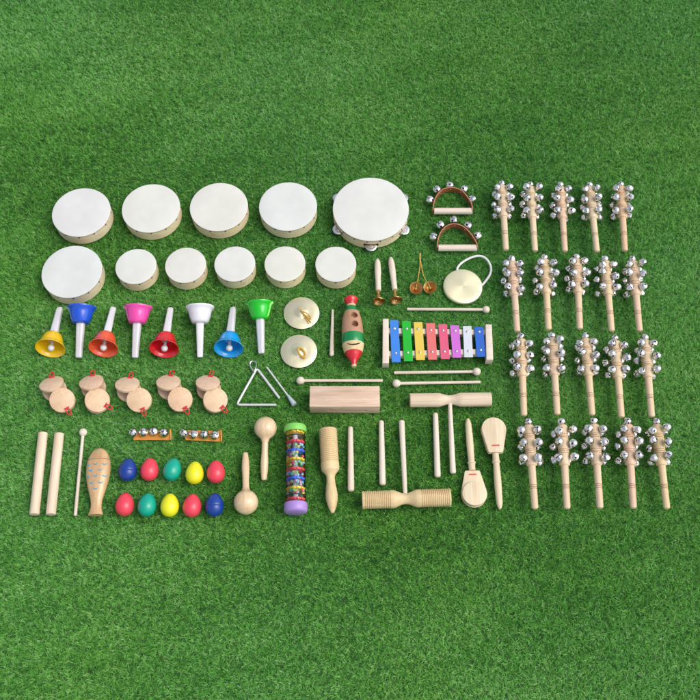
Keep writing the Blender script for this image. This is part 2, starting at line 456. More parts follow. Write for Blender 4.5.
# ------------------------------------------------------------------ castanets
CR, CT = .0375, .0105
def make_castanet(op):
    t = thing('castanet', '', 'castanet')
    def shell():
        return MB().zlathe([(0, 0), (CR * .93, 0), (CR, .0015), (CR, CT - .002), (CR - .0015, CT), (CR - .006, CT), (CR * .55, CT - .004), (0, CT - .0055)], 48)
    lo = shell().build('shell', W_CAST, t)
    up = shell().build('shell', W_CAST, t, rot=None)
    # hinge on the +X side; local outer face up when flipped
    M = Matrix.Translation((CR - .002, 0, CT + .0008)) @ Matrix.Rotation(op, 4, 'Y') @ Matrix.Translation((-(CR - .002), 0, CT)) @ Matrix.Rotation(PI, 4, 'X')
    up.matrix_basis = M
    nrm = (M.to_3x3() @ Vector((0, 0, -1))).normalized()
    hx = M @ Vector((CR - .009, 0, 0))
    side = Vector((0, 1, 0)); back = nrm.cross(side)
    if back.x < 0: back = -back
    c = MB()
    pts = []
    base = hx + nrm * .0012
    for k in range(14):
        a = 2 * PI * k / 14
        pts.append(base + back * (.012 - .011 * math.cos(a)) + side * (.0062 * math.sin(a)) + nrm * .002 * (1 - math.cos(a)))
    c.tube(pts, .0018, 6, 0, True)
    c.ball(base + back * .002, .0026, seg=10, rings=6)
    c.tube([base + side * .008 + nrm * .0004, base + nrm * .001, base - side * .008 + nrm * .0004], .0019, 6)
    e0 = base + back * .0225 + nrm * .003
    c.tube([e0 - side * .005 + back * .003, e0, e0 + side * .005 + back * .002], .0018, 6)
    c.tube([base + back * .006, Vector((CR + .001, 0, CT * 1.2)), Vector((CR - .008, 0, -.0005))], .0018, 6)
    c.build('elastic_cord', CORDR, t)
    return t, M @ Vector((0, 0, 0))
cset = [((51.1, 382.9), (50.0, 371), (62, 400.0), (68.5, 412)), ((91.1, 381.2), (91, 370), (97.4, 400), (111, 407)), ((127.3, 383.4), (130, 371), (138.9, 399.8), (144, 413.5)),
        ((168.4, 381.3), (171, 369), (180.2, 399.2), (187, 411)), ((207.9, 381.8), (211, 369), (215.6, 399.8), (226, 410))]
ordn = ['first', 'second', 'third', 'fourth', 'fifth']
OPA, OPB = R(31), R(15)
ca, ta = make_castanet(OPA); cb, tb = make_castanet(OPB)
for i, (A, sa, B, sb) in enumerate(cset):
    for j, (src, tp, C_, S_) in enumerate(((ca, ta, A, sa), (cb, tb, B, sb))):
        o = src if i == 0 else copy_tree(src)
        tilt = R(8.5) if j else 0.0
        P = G(*C_, .036); Q = G(*S_, .036); ang = math.atan2(Q.y - P.y, Q.x - P.x)
        E = Matrix.Rotation(ang, 4, 'Z')
        if j: # rests on the rim of its partner: lifted on the open side
            E = E @ Matrix.Translation((CR, 0, 0)) @ Matrix.Rotation(tilt, 4, 'Y') @ Matrix.Translation((-CR, 0, 0))
        top = E @ tp; P = G(*C_, top.z)
        L = Matrix.Translation((P.x - top.x, P.y - top.y, 0)) @ E
        o.matrix_basis = L
        tag(o, ('gaping wooden castanet with red cord, upper one of the %s pair from the left' if j == 0 else
                'flat facing round wooden castanet, lower right one of the %s pair from the left') % ordn[i], 'castanet', 'wooden castanets in five pairs')
        k = random.uniform(.92, 1.0); tint(o, (1, k, k * .97) if j == 0 else (.97, k * .93, k * .84))

# ------------------------------------------------------------------ triangle and beater
def W(o, px, py, h): return G(px, py, h) - Vector(o)
o0 = G(256, 390, 0)
t = thing('triangle', 'silver steel triangle with a wire loop at its tip, below the hand bells', 'triangle', None, o0)
def fillet(pts, r, n=6):
    out = [pts[0]]
    for i in range(1, len(pts) - 1):
        a, b, c = pts[i - 1], pts[i], pts[i + 1]; u = (a - b).normalized(); v = (c - b).normalized()
        A, Cc = b + u * r, b + v * r
        for k in range(n + 1):
            s_ = k / n; out.append(A * (1 - s_) ** 2 + b * 2 * s_ * (1 - s_) + Cc * s_ ** 2)
    out.append(pts[-1]); return out
h = .0045
tp = [W(o0, *q, h) for q in ((279.4, 398.2), (256.9, 368.2), (236.6, 404.8), (276.3, 404.9))]
MB().tube(fillet(tp, .012), .0040, 10).build('triangle_rod', ALU, t)
lp = [W(o0, *q, hh) for q, hh in (((254.6, 372.6), .010), ((251.6, 368.5), .008), ((249.7, 364.5), .006), ((250.6, 361.8), .006), ((253, 361.0), .006), ((256, 362.2), .006), ((256.3, 365.6), .008), ((255.2, 369.4), .010), ((254.4, 373.6), .008))]
MB().tube(fillet(lp, .003, 3), .0022, 8).build('hanging_loop', CHROME, t)
A, B, Cc = (266.6, 367), (288.9, 395.6), (294.6, 404.6)
L = length(A, Cc, .004, .006); Lg = length(B, Cc, .005, .006)
t = thing('triangle_beater', 'thin steel beater with a pale blue grip lying right of the triangle', 'beater'); lay(t, A, Cc, .004, .006)
MB().lathe([(0, 0), (0, .002), (.0008, .0028), (L - Lg + .006, .0028), (L - Lg + .006, 0)], 12).build('rod', ALU, t)
MB().lathe([(L - Lg, 0), (L - Lg, .0038), (L - Lg + .012, .0058), (L - .006, .0085), (L - .001, .0088), (L, .0075), (L, 0)], 16).build('grip', GRIP, t)

# ------------------------------------------------------------------ cymbals
def cymbal():
    r = .0585
    top = [(.0, .0125), (.006, .0122), (.012, .0108), (.017, .0088), (.0205, .0068), (.023, .0062), (.034, .0060), (.047, .0044), (.055, .0026), (.0578, .0020), (r, .0016)]
    return MB().zlathe(top + [(r, .0009), (.0575, .0010), (.047, .0034), (.034, .0050), (.0205, .0056), (.012, .0098), (0, .0115)], 72)
cy = None
for px, py, sc_, lab, kind in ((301.5, 312.9, 1.0, 'pale gold cymbal with a loose two ended strap, upper one of the cymbal pair', 0),
                         (298.8, 351.1, 1.0, 'pale gold cymbal with a closed round strap, lower one of the cymbal pair', 1)):
    p = G(px, py, .003)
    t = thing('cymbal', lab, 'cymbal', 'pair of small cymbals', (p.x, p.y, .001))
    if cy is None: cy = cymbal().build('cymbal_plate', CYMB, t)
    else: q = cy.copy(); COL.objects.link(q); q.parent = t
    s = MB(); o_ = Vector((p.x, p.y, .001))
    if kind == 0:
        s.ball((0, 0.001, .0145), .0042, seg=12, rings=8)
        s.tube([(0, 0, .015), (.009, -.006, .019), (.020, -.011, .017), (.029, -.018, .012), (.0305, -.024, .010), (.025, -.024, .011), (.016, -.017, .014), (.006, -.009, .015), (0, 0, .014)], .0027, 8)
        s.tube([(0, 0, .014), (.010, -.018, .012), (.018, -.029, .008), (.025, -.042, .0066)], .0018, 6)
        s.tube([(0, 0, .014), (.012, -.015, .012), (.024, -.028, .009), (.032, -.038, .0072)], .0018, 6)
    else:
        pts = []
        for k in range(18):
            a = 2 * PI * k / 18
            u = Vector((.55, -.83, 0)); v = Vector((.83, .55, 0))
            pts.append(Vector((.010, -.011, .0165)) + u * .017 * math.cos(a) + v * .0085 * math.sin(a) + Vector((0, 0, -.002 * math.cos(a))))
        s.tube(pts, .0034, 8, 0, True); s.ball((.0, .001, .0145), .0045, seg=12, rings=8)
    s.build('strap', CORDY, t)

# ------------------------------------------------------------------ tapered sticks, mallets, rhythm sticks
def dowel(name, lab, cat, a, b, r0, r1, mat, group=None, rnd=.25, tone=(1, 1, 1)):
    h0, h1 = r0, r1; L = length(a, b, h0, h1)
    rr = min(r0, r1)
    prof = [(0, 0), (0, r0 * .5), (r0 * rnd * .4, r0 * .82), (r0 * rnd, r0)] + [(L * k / 8, r0 + (r1 - r0) * k / 8) for k in range(1, 8)] + [(L - r1 * rnd, r1), (L - r1 * rnd * .4, r1 * .82), (L, r1 * .5), (L, 0)]
    o = MB().lathe(prof, 24).build(name, mat); tag(o, lab, cat, group); lay(o, a, b, h0, h1); tint(o, tone); return o
dowel('guiro_scraper', 'slim pale tapered stick left of the painted fish guiro', 'stick', (332.7, 309.4), (331.6, 356), .0038, .0074, W_PALE, None, .7)
dowel('rhythm_stick', 'thick pale wooden rhythm stick, the outer left one of the pair', 'rhythm stick', (43.1, 432.8), (34.3, 515), .0145, .0145, W_BIRCH, 'pair of thick rhythm sticks', .12)
dowel('rhythm_stick', 'thick pale wooden rhythm stick, the right one of the pair, beside the long mallet', 'rhythm stick', (59.4, 433.5), (50.7, 515), .0145, .0145, W_BIRCH, 'pair of thick rhythm sticks', .12)
GS = 'short pale beater sticks'
dowel('beater_stick', 'short pale beater stick standing alone right of the ridged wooden guiro', 'stick', (350.4, 426.6), (351, 491.4), .0078, .0099, W_PALE, GS, .6, (1, .95, .93))
dowel('beater_stick', 'short pale beater stick left of the long handle of the ridged double tone block', 'stick', (381.2, 420.6), (382.6, 485.4), .0078, .0099, W_PALE, GS, .6)
dowel('beater_stick', 'short pale beater stick left of the handle of the smooth double tone block', 'stick', (435.4, 413), (437.6, 477.4), .0082, .0096, W_PALE, GS, .6)
def mallet(lab, head, end, hr_, sr, mat=W_PALE):
    t = thing('mallet', lab, 'mallet', 'pale wooden mallets with ball heads')
    L = length(head, end, hr_, sr); lay(t, head, end, hr_, sr)
    MB().lathe([(hr_ * .6, 0), (hr_ * .6, sr)] + [(L * k / 6, sr) for k in range(1, 6)] + [(L - .001, sr), (L, sr * .8), (L, 0)], 16).build('mallet_stick', mat, t)
    MB().lathe([(-hr_, 0), (-hr_ * .93, hr_ * .4), (-hr_ * .7, hr_ * .74), (-hr_ * .35, hr_ * .95), (0, hr_), (hr_ * .35, hr_ * .95), (hr_ * .72, hr_ * .74), (hr_ * .93, hr_ * .5), (hr_ * .97, 0)], 24).build('mallet_head', mat, t, sharp=50)
mallet('pale ball headed mallet lying above the xylophone, head to the right', (486.2, 309.6), (407, 309.2), .0118, .0048)
mallet('pale ball headed mallet directly below the xylophone, head to the right', (476.8, 371.6), (394, 372.8), .0128, .0048)
mallet('pale ball headed mallet with its head to the left, above the smooth double tone block', (396.4, 383.4), (480.4, 382), .0128, .0048)
mallet('pale ball headed mallet lying along the top of the rectangular wood block', (300.4, 380.6), (382.7, 380.6), .0128, .0048)
mallet('long upright pale mallet between the rhythm sticks and the painted wooden fish', (83.1, 432.3), (75.3, 515.7), .0122, .0050)

# ------------------------------------------------------------------ painted fish guiro
a, b = (350.9, 298.3), (354.1, 366.8)
t = thing('fish_guiro', 'wooden fish guiro painted with red ends and green bands, left of the xylophone', 'guiro')
L = length(a, b, .032, .032); lay(t, a, b, .032, .032)
k = L / 480.0; wpx = 1 / 7 / 2 * (1 / 308.)
P = [(0, 0, 0), (0, 44, 0), (6, 49, 0), (14, 49, 0), (26, 43, 0), (38, 34, 0), (48, 30, 0), (49, 30, 1), (63, 33, 1), (64, 34, 2), (80, 43, 2), (104, 53, 2), (106, 54, 3)]
x = 110
pw = [(106, 54), (150, 66), (200, 73), (265, 75)]
def ip(x, pts):
    for (x0, y0), (x1, y1) in zip(pts, pts[1:]):
        if x <= x1: return y0 + (y1 - y0) * (x - x0) / (x1 - x0)
    return pts[-1][1]
while x < 262:
    P += [(x, ip(x, pw), 3), (x + 2, ip(x, pw) - 2.6, 3), (x + 3.6, ip(x, pw) - 2.6, 3)]; x += 6.2
P += [(265, 75, 3), (266, 76, 2), (300, 77, 2), (330, 76, 2), (331, 75.5, 1), (350, 72, 1), (370, 67, 1), (385, 60, 1), (386, 59, 0), (402, 52, 0), (420, 40, 0), (434, 28, 0), (446, 21, 0), (468, 18, 0), (470, 17, 1), (480, 15, 1), (480, 0, 1)]
RED = paint('red_gloss', (.75, .02, .035), .2); GRN = paint('green_gloss', (.0, .27, .065), .25)
body = MB().lathe([(q[0] * k, q[1] * wpx * 2) for q in P], 40, [q[2] for q in P[1:]])
RB = lambda xx: ip(xx, [(q[0], q[1]) for q in P if q[0] > 0]) * wpx * 2
arc = []
for i in range(13):
    u = -1 + 2 * i / 12.; yy = .0025 + u * .0215; xx = 343 + 15 * (1 - u * u) - 3 * u
    r = RB(xx) + .0005; arc.append((xx * k, yy, math.sqrt(max(r * r - yy * yy, 0))))
body.tube(arc, [.0007 + .0019 * math.sin(PI * i / 12) for i in range(13)], 6, 4)
fo = body.build('fish_body', [RED, W_YEL, GRN, W_GUI, DARK], t, sharp=25)
cm = MB()
for xx, yy in ((148, .0075), (213, .0085)):
    cm.lathe([(0, 0), (0, .0114), (.06, .0114), (.06, 0)], 24, 0, Matrix.Translation((xx * k, yy, .004)) @ Matrix.Rotation(-PI / 2, 4, 'Y'))
cut(fo, cm, W_GUI)

# ------------------------------------------------------------------ xylophone
o0 = G(437, 343, 0)
t = thing('xylophone', 'small xylophone with eight coloured metal bars on a pale wooden frame', 'xylophone', None, o0)
def pq(mb, quad, ztop, zbot, bev=.0008, mi=0):
    mb.prism([(q.x, q.y) for q in (W(o0, *c, ztop) for c in quad)], zbot, ztop, bev, mi); return mb
HT = .036
pq(MB(), [(382.5, 363.0), (389.0, 363.2), (388.6, 318.6), (382.9, 318.6)], HT, 0, .0015).build('end_plate', W_PALE, t)
pq(MB(), [(486.4, 359.8), (493.4, 359.6), (491.9, 324.2), (485.5, 324.0)], HT, 0, .0025).build('end_plate', W_PALE, t)
pq(MB(), [(388.5, 333.4), (486.4, 334.6), (486.2, 329.6), (388.5, 328.0)], .024, .004).build('rail', W_PALE, t)
pq(MB(), [(388.5, 356.2), (486.6, 353.8), (486.5, 348.8), (388.5, 351.0)], .024, .004).build('rail', W_PALE, t)
bars = [('blue', (.05, .27, .85), 376, 138, 222, 100, 158, 247, 525, (185, 185), (198, 430)), ('green', (.01, .55, .03), 376, 258, 345, 110, 280, 370, 515, (307, 187), (318, 425)),
        ('yellow', (.90, .66, .10), 376, 376, 463, 120, 400, 490, 503, (423, 190), (440, 423)), ('salmon', (.88, .20, .19), 376, 497, 590, 130, 522, 612, 500, (548, 200), (563, 418)),
        ('rose pink', (.85, .13, .24), 430, 82, 170, 142, 110, 198, 492, (130, 203), (145, 415)), ('violet', (.70, .18, .72), 430, 200, 290, 152, 228, 315, 480, (252, 207), (265, 412)),
        ('white', (.75, .80, .86), 430, 328, 415, 160, 343, 430, 475, (373, 217), (387, 410)), ('blue', (.02, .15, .66), 430, 443, 532, 168, 468, 557, 470, (492, 217), (508, 400))]
scr = None
for nm, c, ox, x0, x1, y0, x2, x3, y1, s0, s1 in bars:
    m = plain(nm.replace(' ', '_') + '_bar_paint', c, .33, .15, .25, var=.04)
    q = [(ox + x2 / 10, 310 + y1 / 10 - .4), (ox + x3 / 10, 310 + y1 / 10 - .4), (ox + x1 / 10, 310 + y0 / 10), (ox + x0 / 10, 310 + y0 / 10)]
    bo = pq(MB(), q, .0305, .0275, .0007).build('bar', m, t); bo['label'] = nm + ' metal bar'
    for sx_, sy_ in (s0, s1):
        if scr is None: scr = MB().zlathe([(0, .0038), (.002, .0035), (.0038, .0022), (.0048, 0), (.0048, -.002)], 16).build('screw', CHROME, bo); e = scr
        else: e = scr.copy(); COL.objects.link(e); e.parent = bo
        e.location = W(o0, ox + sx_ / 10, 310 + sy_ / 10, .031)

# ------------------------------------------------------------------ wood block
a, b = G(309.6, 396.5, .056), G(379.8, 396.5, .056)
o0 = Vector(((a.x + b.x) / 2, (a.y + b.y) / 2, 0)); hw = (b.x - a.x) / 2
y0 = G(345, 406.6, .056).y - o0.y; y1 = G(345, 386, .056).y - o0.y
wb = MB().box(-hw, hw, y0, y1, 0, .056, .0018).build('wood_block', W_BLOCK); wb.location = o0
tag(wb, 'rectangular pinkish wood block with a long slot in its front side', 'wood block')
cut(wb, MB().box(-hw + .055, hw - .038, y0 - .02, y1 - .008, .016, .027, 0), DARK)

# ------------------------------------------------------------------ double tone blocks
def tone_block(lab, a, b, rr, ha, hb_, hr0, hr1, mat, grooves, hmat):
    t = thing('double_tone_block', lab, 'tone block')
    L = length(a, b, rr, rr); lay(t, a, b, rr, rr)
    P = [(0, 0), (0, rr * .62), (.004, rr * .62), (.004, rr * .62)]
    P = [(.045, 0), (.045, rr * .70), (.0, rr * .72), (0, rr * .94), (.0015, rr)]
    def seg_(x0, x1):
        x = x0; out = []
        if grooves:
            while x < x1: out += [(x, rr), (x + .0020, rr), (x + .0027, rr - .0020), (x + .0038, rr - .0020), (x + .0045, rr)]; x += .0056
        else:
            out = [(x0 + (x1 - x0) * i / 5, rr) for i in range(6)]
        return out
    P += seg_(.006, L * .31)
    wst = .60 if grooves else .66
    for i in range(17):
        u = i / 16; f = 1 - math.sin(PI * u) ** 1.3 * (1 - wst)
        P.append((L * (.36 + .26 * u), rr * f))
    P += seg_(L * .66, L - .010)
    P += [(L - .0015, rr), (L, rr * .94), (L, rr * .72), (L - .045, rr * .70), (L - .045, 0)]
    MB().lathe(P, 36).build('sound_tube', mat, t, sharp=25)
    bpy.context.view_layer.update()
    # handle in its own survey line, expressed in the block's frame
    A, B = G(*ha, hr0 + .004), G(*hb_, rr)
    hp = MB()
    d = (B - A).length
    ho = hp.lathe([(0, 0), (0, hr0 * .5), (.0015, hr0 * .85), (.004, hr0)] + [(d * i / 6, hr0 + (hr1 - hr0) * i / 6) for i in range(1, 7)] + [(d, 0)], 24).build('handle', hmat, None)
    Mw = Matrix.Translation(A) @ frame(A, B).to_matrix().to_4x4()
    Mt = Matrix.Translation(t.location) @ t.rotation_euler.to_matrix().to_4x4()
    ho.parent = t; ho.matrix_basis = Mt.inverted() @ Mw
tone_block('ridged double tone block with grooved tubes and a long handle pointing up', (362.0, 500.2), (450.4, 497.4), .0265, (401.6, 420.6), (405.2, 494), .0090, .0066, W_YEL, True, W_PALE)
tone_block('smooth pale double tone block without ridges, its handle pointing down', (409.8, 400.4), (491.0, 399.4), .0218, (453, 473.6), (449.8, 401), .0090, .0062, W_BIRCH, False, W_PALE)

# ------------------------------------------------------------------ ridged guiro with handle
a, b = (327.9, 428.8), (332.6, 513.6); rr = .0278
t = thing('ridged_guiro', 'yellowish wooden guiro with a ridged head and a tapered handle', 'guiro')
L = length(a, b, rr, .016); lay(t, a, b, rr, .016); k = L / 597.
P = [(0, 0), (0, 52), (5, 62), (8, 64)]; x = 14
while x < 236: P += [(x, 65), (x + 5.5, 65), (x + 7.5, 59.5), (x + 11, 59.5)]; x += 13.6
P += [(245, 66), (285, 66), (300, 62), (318, 45), (332, 34), (348, 30), (380, 31), (420, 37), (465, 43), (500, 42), (540, 33), (570, 22), (590, 11), (597, 0)]
rg = MB().lathe([(q[0] * k, q[1] * rr / 66.) for q in P], 36).build('guiro_body', W_YEL, t, sharp=25)

# ------------------------------------------------------------------ wooden fish
a, b = (99.8, 448.2), (95.6, 515.2)
t = thing('wooden_fish', 'amber wooden fish with blue painted scales and a rounded head, left of the egg shakers', 'wooden fish')
FL = .66; hh = .0232
L = length(a, b, .022, .022); lay(t, a, b, .0245, .0245); k = L / 393.; kw = 1 / 5.836 / 330.
P = [(0, 0), (1, 9), (4, 18), (10, 28), (20, 39), (37, 51), (54, 59), (72, 64), (74, 66), (75.5, 64), (78, 64), (80, 66.5), (110, 69), (140, 69), (170, 67), (205, 61), (240, 52), (275, 42), (305, 34), (330, 30.5), (350, 31), (368, 35), (385, 41), (392, 42), (393, 40), (393, 0)]
fb = MB().lathe([(q[0] * k, q[1] * kw) for q in P], 40, [0] * 8 + [1, 1] + [0] * (len(P) - 11), flat=FL)
def RF(xx): return ip(xx, [(q[0], q[1]) for q in P[1:-2]]) * kw
def surf(x, y):
    r = RF(x / k); return math.sqrt(max(r * r - y * y, 0)) * FL + .0002
rows = [(103, (-50, -5, 42)), (138, (-29, 22)), (171, (-46, -2, 46)), (209, (-24, 25)), (243, (-1,))]
for xr, ys in rows:
    for y in ys:
        pts = []; w = .0072
        for i in range(9):
            u = -1 + i / 4.; yy = y * kw + u * w; xx = xr * k + (1 - u * u) * .0048
            pts.append((xx, yy, surf(xx, yy)))
        fb.tube(pts, [.0005 + .0013 * math.sin(PI * min(max(i / 8., .08), .92)) for i in range(9)], 6, 2)
fb.ball((27 * k, .0008, surf(27 * k, .001)), .0030, 2, seg=10, rings=6, sx=.6, flat=.3)
fb.build('fish_body', [W_FISH, W_RING, paint('sky_blue_paint', (.06, .45, .70), .5, 0)], t, sharp=30)

# ------------------------------------------------------------------ wrist bell straps
def strap_bells(lab, bells, quad, tip):
    o0 = G(*bells[1], 0); t = thing('wrist_bells', lab, 'wrist bells', 'orange wrist straps with silver bells', o0)
    m = MB(); ol = [W(o0, *q, .004) for q in quad]
    m.prism([(q.x, q.y) for q in ol], .001, .0042, .0006)
    # turned up end of the webbing
    e0, e1 = W(o0, *tip[0], .004), W(o0, *tip[1], .004)
    d = (e1 - e0).normalized(); n = Vector((d.y, -d.x, 0))
    if n.x < 0: n = -n
    vs = []; fs = []
    for (off, z) in ((-.003, .0025), (.001, .0035), (.003, .006), (.003, .009), (.001, .0105), (-.001, .0100), (.0005, .0085), (.0005, .0065), (-.001, .0052), (-.003, .0045)):
        vs += [e0 + n * off + Vector((0, 0, z - .004)), e1 + n * off + Vector((0, 0, z - .004))]
    c = 10
    for i in range(c): fs.append((2 * i, 2 * i + 1, (2 * i + 3) % (2 * c), (2 * i + 2) % (2 * c)))
    fs += [tuple(range(0, 2 * c, 2)), tuple(range(1, 2 * c, 2))]
    m.add(vs, fs); m.build('strap', ORANGE, t)
    first = None
    for i, bp_ in enumerate(bells):
        if first is None: first = pellet(.0138).build('bell', [CHROME, DARK], t, sharp=50); q = first
        else: q = first.copy(); COL.objects.link(q); q.parent = t
        q.location = W(o0, *bp_, .0175); q.rotation_euler = (0, R(-75 + random.uniform(-22, 22)), R(random.uniform(70, 200)))
strap_bells('orange wrist strap with four silver bells, left one of the two above the eggs', [(133.2, 432.6), (143.6, 432), (153.9, 431.2), (164.0, 432.6)],
            [(133.2, 440.0), (170.6, 440.0), (170.0, 430.4), (140, 430.0), (134, 434)], ((170.8, 440.2), (170.3, 429.8)))
strap_bells('orange wrist strap with four silver bells, right one, above the yellow and pink eggs', [(183.8, 433.2), (193.9, 434.2), (204.4, 434.3), (214.8, 435.2)],
            [(185.5, 440.0), (221.0, 441.6), (220.6, 430.9), (188, 430.0), (184, 434)], ((221.4, 441.6), (220.9, 430.8)))

# ------------------------------------------------------------------ egg shakers
EC = {'blue': (.008, .055, .34), 'pink': (.96, .065, .11), 'teal': (.0, .44, .30), 'yellow': (.95, .92, .02)}
EM = {}
for nme, c in EC.items():
    m = plain(nme + '_egg_plastic', c, .34, 0, .15, var=.05, scale=30); EM[nme] = m
    m.node_tree.nodes['Principled BSDF'].inputs['Subsurface Weight'].default_value = .15 if nme != 'blue' else 0
    m.node_tree.nodes['Principled BSDF'].inputs['Subsurface Radius'].default_value = (.01, .004, .004)
    m.node_tree.nodes['Principled BSDF'].inputs['Subsurface Scale'].default_value = .5
eggs = [('blue', 128, 469.8, 3, 'blue egg shaker at the left end of the upper egg row'), ('pink', 149.6, 469.4, 0, 'pink red egg shaker between the blue and the teal egg of the upper row'),
        ('teal', 172.4, 469.4, -10, 'teal green egg shaker in the middle of the upper egg row'), ('yellow', 194.7, 472.8, 0, 'yellow egg shaker in the upper row, set slightly lower than its neighbours'),
        ('pink', 215.9, 471.7, 3, 'pink red egg shaker at the right end of the upper egg row'), ('pink', 124.9, 504.3, 0, 'pink red egg shaker at the left end of the lower egg row'),
        ('teal', 147.2, 504.7, -3, 'teal green egg shaker second in the lower egg row'), ('yellow', 169.8, 505.1, 2, 'yellow egg shaker in the middle of the lower egg row'),
        ('pink', 192.1, 505.5, -2, 'pink red egg shaker beside the blue egg in the lower row'), ('blue', 214.6, 504.7, 2, 'blue egg shaker at the right end of the lower egg row')]
for c, px, py, rot, lab in eggs:
    P = []; n = 22; Lh = .0345; rw = .0268
    for i in range(n + 1):
        a = PI * i / n; x = -math.cos(a)                                   # -1 blunt .. 1 pointed
        r = math.sin(a) * (1 - .16 * x - .02 * x * x)
        P.append((x * Lh, r * rw * 1))
        if i == 10: P += [(x * Lh + .0004, P[-1][1] - (.0005 if c == 'blue' else 0)), (x * Lh + .0009, P[-1][1])]
    o = MB().lathe(P, 40).build('egg_shaker', EM[c], sharp=60); tag(o, lab, 'egg shaker', 'coloured egg shakers in two rows')
    p = G(px, py, .0268); o.location = (p.x, p.y, .0268); o.rotation_euler = (0, R(-3), R(90 + rot))

# ------------------------------------------------------------------ maracas
for a, b, w, lab in (((265.5, 428.0), (264, 480.2), .0345, 'upper varnished wooden maraca, ball at the top'), ((246.0, 502.3), (245.4, 453.3), .0360, 'lower varnished wooden maraca, ball at the bottom beside the blue egg')):
    t = thing('maraca', lab, 'maraca', 'pair of wooden maracas'); L = length(a, b, w, .010); lay(t, a, b, w, .010)
    P = [(-w * math.cos(PI * i / 24), w * math.sin(PI * i / 24)) for i in range(0, 19)]
    MB().lathe(P + [(w * .96, w * .40), (w * 1.15, w * .32), (w * 1.3, w * .28), (w * 1.3, 0)], 36).build('rattle_ball', W_WARM, t)
    x0 = w * 1.301
    MB().lathe([(x0, 0), (x0, w * .28), (x0 + (L - x0) * .25, .0098), (x0 + (L - x0) * .55, .0118), (x0 + (L - x0) * .78, .0108), (L - .006, .0084), (L - .001, .0078), (L, .006), (L, 0)], 24).build('handle', W_WARM, t, sharp=50)
    tint(t, (1, 1.03, 1.05))

# ------------------------------------------------------------------ rain stick tube
a, b = (295.2, 425.6), (295.8, 513.0); rr = .0345
t = thing('rain_shaker', 'clear tube rain shaker with green and lilac caps, coloured discs and beads inside', 'rain shaker')
L = length(a, b, rr, rr); lay(t, a, b, rr, rr); k = L / 615.
CG = paint('lime_cap', (.25, .72, .13), .4, 0); CL = paint('lilac_cap', (.48, .30, .75), .4, 0)
MB().lathe([(0, 0), (0, rr * .80), (.002, rr * .93), (.006, rr), (48 * k, rr), (52 * k, rr * .97), (52 * k, rr * .8)], 40).build('cap', CG, t)
MB().lathe([(L, 0), (L, rr * .80), (L - .003, rr * .93), (L - .008, rr), (L - 60 * k, rr), (L - 65 * k, rr * .97), (L - 65 * k, rr * .8)], 40).build('cap', CL, t)
gm = bpy.data.materials.new('clear_plastic'); gm.use_nodes = True; nt = gm.node_tree
for n in list(nt.nodes):
    if n.type == 'BSDF_PRINCIPLED': nt.nodes.remove(n)
tr = nt.nodes.new('ShaderNodeBsdfTransparent'); tr.inputs[0].default_value = (.985, .985, .99, 1)
gl = nt.nodes.new('ShaderNodeBsdfGlossy'); gl.inputs['Roughness'].default_value = .06
fr = nt.nodes.new('ShaderNodeFresnel'); fr.inputs[0].default_value = 1.38
mx = nt.nodes.new('ShaderNodeMixShader')
nt.links.new(fr.outputs[0], mx.inputs[0]); nt.links.new(tr.outputs[0], mx.inputs[1]); nt.links.new(gl.outputs[0], mx.inputs[2])
nt.links.new(mx.outputs[0], nt.nodes['Material Output'].inputs[0])
tr_ = rr * .86
MB().lathe([(50 * k, tr_), (L - 62 * k, tr_)], 40).build('clear_tube', gm, t)
MB().lathe([(50 * k, .0), (50 * k, .0075), (L - 62 * k, .0075), (L - 62 * k, 0)], 12).build('centre_rod', paint('rod_pale', (.66, .70, .85), .3, 0), t)
pc = {'y': (1, .80, .05), 'r': (1, .10, .12), 'b': (.07, .22, 1)}
pcm = {q: paint('disc_' + {'y': 'yellow', 'r': 'red', 'b': 'blue'}[q], v, .35, 0) for q, v in pc.items()}
for c, x in (('y', 57), ('r', 125), ('b', 190), ('y', 252), ('r', 321), ('b', 386), ('y', 453), ('r', 527)):
    m = MB(); hw_ = 8 * k; n = 44; ol = []
    for i in range(n * 2):
        a_ = PI * i / n; r = (tr_ - .0015) * (1 if (i // 4) % 2 == 0 else .86); ol.append((r * math.cos(a_), r * math.sin(a_)))
    m.prism(ol, x * k - hw_ * .9, x * k + hw_ * .9, .0005, 0, Matrix(((0, 0, 1, 0), (1, 0, 0, 0), (0, 1, 0, 0), (0, 0, 0, 1)))).build('disc', pcm[c], t)
for x in (88, 503):
    MB().lathe([(x * k - .0016, tr_), (x * k - .0016, tr_ + .0012), (x * k + .0016, tr_ + .0012), (x * k + .0016, tr_)], 40).build('black_ring', RUBBER, t)
bc = [paint('bead_' + n_, c, .3, 0) for n_, c in (('teal', (.15, .65, .62)), ('red', (.9, .10, .14)), ('green', (.35, .75, .2)), ('lilac', (.72, .45, .85)), ('yellow', (.95, .78, .15)), ('pale_blue', (.5, .68, .92)))]
bmh = []
for m in bc: q = MB().ball((0, 0, 0), .0046, seg=10, rings=7).build('bead', m); bmh.append(q.data); bpy.data.objects.remove(q)
for seg_x in (158, 221, 287, 353, 420, 480):
    for i in range(12):
        e = bpy.data.objects.new('bead', random.choice(bmh)); COL.objects.link(e); e.parent = t
        a_ = random.uniform(0, 2 * PI) if i > 8 else random.uniform(-1.2, 1.2); rad_ = tr_ - .0055
        e.location = (seg_x * k + random.uniform(-15, 15) * k, rad_ * math.sin(a_), rad_ * math.cos(a_))

